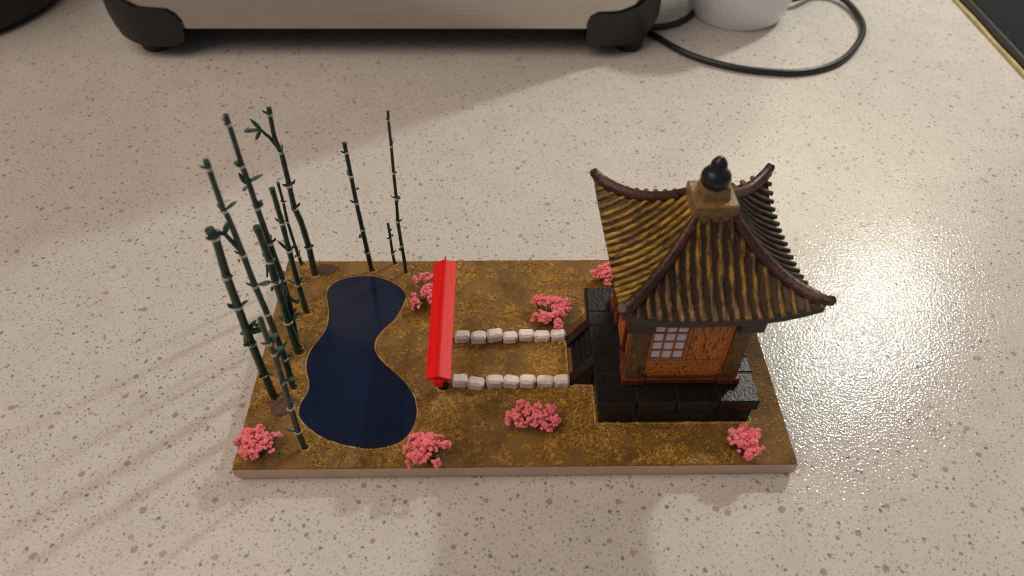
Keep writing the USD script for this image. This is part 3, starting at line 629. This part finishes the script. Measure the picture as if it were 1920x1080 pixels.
# lower course: bricks around a core
pl = part('plinth_core', [cbox(PX0 + 1, PX1 - 1, PY0 + 1, PY1 - 1, T - .6, ZL - .2, .1), cbox(30.1, 87.5, -35.4, 20.8, ZL - .2, ZT - .35, .1)], MAT['joint'], pg)
def course(n, x0, x1, y0, y1, z0, z1, name, seed, depth, b=.35, over=None):
    r = np.random.default_rng(seed)
    def cuts(a, c): 
        k = np.linspace(a, c, n + 1); k[1:-1] += r.normal(0, .5, n - 1); return k
    for (horizontal, at, sgn) in ((True, y0, 1), (True, y1, -1), (False, x0, 1), (False, x1, -1)):
        k = cuts(x0, x1) if horizontal else cuts(y0 + depth, y1 - depth)
        for i in range(n):
            a, c = k[i] + .07, k[i + 1] - .07; e = r.uniform(-.12, .12)
            lo, hi = (at + e, at + depth - .07) if sgn > 0 else (at - depth + .07, at + e)
            m = cbox(a, c, lo, hi, z0, z1 + r.uniform(-.05, .05), b) if horizontal else cbox(lo, hi, a, c, z0, z1 + r.uniform(-.05, .05), b)
            part(name, m, MAT['blackstone'], pl, smooth=False)
course(5, PX0 + .4, PX1 - .4, PY0 + .4, PY1 - .4, T - .3, 11.9, 'brick', 3, 3.5)
course(4, PX0 + .3, PX1 - .3, PY0 + .3, PY1 - .3, 12.05, ZL, 'brick', 4, 3.5)
course(4, 29.3, 88.3, -36.2, 21.6, ZL + .1, ZT, 'slab', 5, 13.5, .55)
# steps on the side of the path, between two sloping cheeks
for cy0, cy1 in ((-17.7, -13.2), (1.2, 5.6)):
    part('step_cheek', hull([(x, y, z) for y in (cy0, cy1) for x, z in ((21.4, T - .3), (29.5, T - .3), (21.4, T + 1.4), (23.0, T + 2.2), (29.5, ZT - .5))]), MAT['blackstone'], pg)
for i in range(4):
    part('step', cbox(23.0 + 1.65 * i, 29.55, -13.1, 1.1, T - .3 + (0 if i == 0 else 2.0 + 2.9 * (i - 1)), T + 2.6 + 2.9 * i, .25), MAT['blackstone'], pg)
# walls
WX0, WX1, WY0, WY1 = 38.7, 81.9, -28.3, 15.0
WZ0, WZ1 = ZT, 64.0
part('wall', [cbox(WX0 + 3.6, WX1 - 3.6, WY0 + 2.6, WY0 + 4.6, WZ0 + .05, WZ1, .05), cbox(WX0 + 3.6, WX1 - 3.6, WY1 - 4.6, WY1 - 2.6, WZ0 + .05, WZ1, .05),
              cbox(WX0 + 2.6, WX0 + 4.6, WY0 + 4.7, WY1 - 4.7, WZ0 + .05, WZ1, .05), cbox(WX1 - 4.6, WX1 - 2.6, WY0 + 4.7, WY1 - 4.7, WZ0 + .05, WZ1, .05)], MAT['orange'], pg)
for sx in (0, 1):
    for sy in (0, 1):
        bx, by = (WX0 + 4.1, WX1 - 4.1)[sx], (WY0 + 4.1, WY1 - 4.1)[sy]
        part('pillar', hull([(bx + dx * k, by + dy * k, z) for dx in (-2.8, 2.8) for dy in (-2.8, 2.8) for z, k in ((WZ0 + 3.0, 1.0), (WZ1, 1.0))] ), MAT['pillar'], pg)
        ox, oy = (WX0, WX1 - 8.4)[sx], (WY0, WY1 - 8.4)[sy]
        part('pillar_foot', cbox(ox, ox + 8.4, oy, oy + 8.4, WZ0 + .02, WZ0 + 3.2, .35), MAT['rail'], pg)
        hx, hy = (WX0 - 1.5, WX1 - 7.5)[sx], (WY0 - 1.5, WY1 - 7.5)[sy]
        part('bracket', cbox(hx, hx + 9, hy, hy + 9, WZ1 - 11.5, WZ1 + 1, .5), MAT['fascia'], pg)
for x0, x1, y0, y1 in ((WX0 + 8.5, WX1 - 8.5, WY0 + .7, WY0 + 2.5), (WX0 + 8.5, WX1 - 8.5, WY1 - 2.5, WY1 - .7), (WX1 - 2.5, WX1 - .7, WY0 + 8.5, WY1 - 8.5)):
    part('base_rail', cbox(x0, x1, y0, y1, WZ0 + .02, WZ0 + 2.6, .3), MAT['rail'], pg)
part('base_rail', cbox(WX0 + .7, WX0 + 2.5, WY0 + 8.5, -13, WZ0 + .02, WZ0 + 2.6, .3), MAT['rail'], pg)
part('base_rail', cbox(WX0 + .7, WX0 + 2.5, 0.5, WY1 - 8.5, WZ0 + .02, WZ0 + 2.6, .3), MAT['rail'], pg)
def facade(tf):
    """windowed panel on one side: tf maps (along, out, z) to the world"""
    def b(a0, a1, o0, o1, z0, z1, bev=.15):
        m = cbox(a0, a1, o0, o1, z0, z1, bev); v = np.array([tf(*p) for p in m.vertices]); m = trimesh.Trimesh(v, m.faces, process=False)
        if m.volume < 0: m.invert()
        return m
    part('dado_panel', b(8.0, 34.9, .05, .55, 26.6, 32.6), MAT['orange_low'], pg)
    part('sill_rail', b(7.9, 35.0, .05, 1.0, 32.7, 34.1), MAT['lattice'], pg)
    w = part('window', b(8.1, 20.9, .05, .25, 34.3, 58.5), MAT['lattice'], pg)
    part('window_frame', [b(7.7, 8.5, .05, .95, 34.2, 60), b(20.4, 21.6, .05, .95, 34.2, 60), b(8.5, 20.4, .3, .8, 34.3, 35.2)], MAT['lattice'], w)
    nz = 5
    for i in range(3):
        for j in range(nz):
            a0 = 8.7 + i * 3.95; z0 = 35.5 + j * 4.6
            part('pane', b(a0 + .12 + rng.uniform(0, .15), a0 + 3.45 - rng.uniform(0, .2), .2, .5, z0 + rng.uniform(0, .25), z0 + 3.75 - rng.uniform(0, .25), .12), MAT['pane'], w)
    for i in range(1, 3): part('glazing_bar', b(8.35 + i * 3.95, 8.72 + i * 3.95, .2, .75, 35.2, 59, .1), MAT['lattice'], w)
    for j in range(1, nz): part('glazing_bar', b(8.5, 20.4, .2, .68, 34.75 + j * 4.6, 35.3 + j * 4.6, .1), MAT['lattice'], w)
    part('wall_panel', b(21.9, 34.6, .05, .45, 34.3, 60), MAT['orange'], pg)
facade(lambda a, o, z: (WX0 + a, WY0 + 2.6 - o, z))
facade(lambda a, o, z: (WX1 - 2.6 + o, WY0 + a, z))
facade(lambda a, o, z: (WX1 - a, WY1 - 2.6 + o, z))
dr = part('door', cbox(WX0 + 1.9, WX0 + 2.58, -13, 0.5, WZ0 + .1, 56, .15), MAT['orange'], pg)
part('door_frame', [cbox(WX0 + 1.2, WX0 + 2.56, -14.2, -13.1, WZ0 + .1, 57.5, .2), cbox(WX0 + 1.2, WX0 + 2.56, .6, 1.7, WZ0 + .1, 57.5, .2), cbox(WX0 + 1.2, WX0 + 2.56, -13.0, .5, 56.2, 57.5, .2)], MAT['rail'], dr)

# roof
RC = np.array([63.4, -3.4]); RA = 0.045
E0, E1, CC = 30.6, 1.6, 6.4
def roof_pt(side, s, v, lift=0.0):
    """point of the roof skin: s in [-1, 1] along the eave, v in [0, 1] up the slope"""
    s = np.asarray(s, float); v = np.asarray(v, float) + 0 * s
    out = (E0 + E1 * np.abs(s) ** 3) * (1 - v) + CC * v
    lat = s * ((E0 + E1) * (1 - v) + CC * v)
    z = 66.2 + 20.3 * (0.35 * v + 0.65 * v * v) + (7.2 * np.abs(s) ** 3.0) * np.clip(1 - v, 0, 1) ** 1.9 + lift
    k = np.pi / 2 * side
    x, y = lat, -out
    X = x * math.cos(k) - y * math.sin(k); Y = x * math.sin(k) + y * math.cos(k)
    z = z + 0.03 * Y
    ca, sa = math.cos(RA), math.sin(RA)
    return np.stack([RC[0] + X * ca - Y * sa, RC[1] + X * sa + Y * ca, z], -1)
rf = part('roof_deck', [], MAT['deck'], pg) if False else None
skins = []
for side in range(4):
    S, Vv = np.meshgrid(np.linspace(-1, 1, 41), np.linspace(0, 1, 25))
    top = roof_pt(side, S, Vv); bot = roof_pt(side, S, Vv, -3.6); 
    n_, m_ = S.shape; I = np.arange(n_ * m_).reshape(n_, m_)
    F = np.stack([I[:-1, :-1], I[:-1, 1:], I[1:, 1:], I[1:, :-1]], -1).reshape(-1, 4)
    o = n_ * m_
    W = [(I[0, j + 1], I[0, j], o + I[0, j], o + I[0, j + 1]) for j in range(m_ - 1)]
    skins.append(M((np.vstack([top.reshape(-1, 3), bot.reshape(-1, 3)]), np.vstack([F, F[:, ::-1] + o, W]))))
rf = part('roof', skins, MAT['deck'], pg, smooth=40)
for side in range(4):
    # eave board under the tile ends
    ss = np.linspace(-1, 1, 41); a_ = roof_pt(side, ss, 0.0, -.9); b_ = roof_pt(side, ss, 0.0, -4.2)
    cdir = np.append(RC, 0); inn = lambda q, k: np.c_[q[:, :2] + (RC - q[:, :2]) * k, q[:, 2]]
    ring = [inn(a_, -.004), inn(b_, -.004), inn(b_, .07), inn(a_, .05)]
    V = np.vstack(ring); F = []
    for q in range(4):
        for j in range(40): F.append((q * 41 + j, q * 41 + j + 1, ((q + 1) % 4) * 41 + j + 1, ((q + 1) % 4) * 41 + j))
    F += [(0, 41, 82, 123), (40, 163, 122, 81)]
    m = M((V, np.array(F)));  m.invert() if m.volume < 0 else None
    part('eave_board', m, MAT['fascia'], rf, smooth=35)
    nr, pitch = (18, 3.62) if side % 2 == 0 else (20, 3.3)
    for i in range(nr):
        xr = (i - (nr - 1) / 2) * pitch
        # follow a straight line up the slope until the hip
        vmax = min(0.995, max(0.06, ((E0 + E1) - abs(xr) - 0.6) / ((E0 + E1) - CC))) if abs(xr) > CC else 0.995
        vv = np.linspace(0.0, vmax, 16)
        s = np.clip(xr / ((E0 + E1) * (1 - vv) + CC * vv), -1, 1)
        pth = roof_pt(side, s, vv, 0.15)
        k0 = pth[0] + (pth[0] - pth[1]) / np.linalg.norm(pth[0] - pth[1]) * 1.1
        pth = np.vstack([k0, pth])
        jit = 1 + .10 * (meshkit.noise(pth / 3.0 + i) - .5)
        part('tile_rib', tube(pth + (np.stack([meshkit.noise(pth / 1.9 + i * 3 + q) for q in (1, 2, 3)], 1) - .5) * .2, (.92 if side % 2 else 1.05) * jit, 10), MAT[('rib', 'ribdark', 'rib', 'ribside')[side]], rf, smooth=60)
    # hip ridge from the cap to the upswept corner
    vv = np.linspace(1.0, 0.0, 22); hp = roof_pt(side, np.ones(22), vv, 1.0)
    dirv = hp[-1] - hp[-3]; dirv /= np.linalg.norm(dirv)
    ext = [hp[-1] + dirv * 0.8 + [0, 0, .5], hp[-1] + dirv * 1.5 + [0, 0, 1.3]]
    hp = np.vstack([hp, ext]); rr = np.r_[np.linspace(1.3, 1.5, 20), 1.7, 1.8, 1.8, 1.35]
    part('hip_ridge', tube(hp, rr, 10), MAT['ridge'], rf, smooth=60)
    lowr = roof_pt(side, np.ones(22), vv, .2); 
    part('hip_base', tube(lowr[1:], np.r_[np.linspace(1.9, 2.2, 17), 2.2, 2.3, 1.9, 1.5], 8), MAT['ridge'], rf, smooth=60)
cp = part('roof_cap', rotz(cbox(RC[0] - 7.1, RC[0] + 7.1, RC[1] - 7.1, RC[1] + 7.1, 84.8, 91.8, .5), RA, RC), MAT['cap'], rf)
part('cap_pedestal', rotz(hull([(RC[0] + sx * a, RC[1] + sy * a, z) for sx in (-1, 1) for sy in (-1, 1) for a, z in ((4.4, 91.7), (3.9, 96.0), (3.3, 96.5))]), RA, RC), MAT['cap'], cp)
part('finial', lathe([(0, 96.5), (3.5, 96.8), (4.5, 98.2), (4.9, 99.9), (4.55, 101.6), (3.5, 102.9), (2.9, 103.5), (2.75, 104.3), (2.5, 105.8), (1.6, 107.2), (.6, 107.9), (0, 108.0)], (RC[0] - .6, RC[1] - .5, -1.6), 40), MAT['finial'], cp, smooth=60)
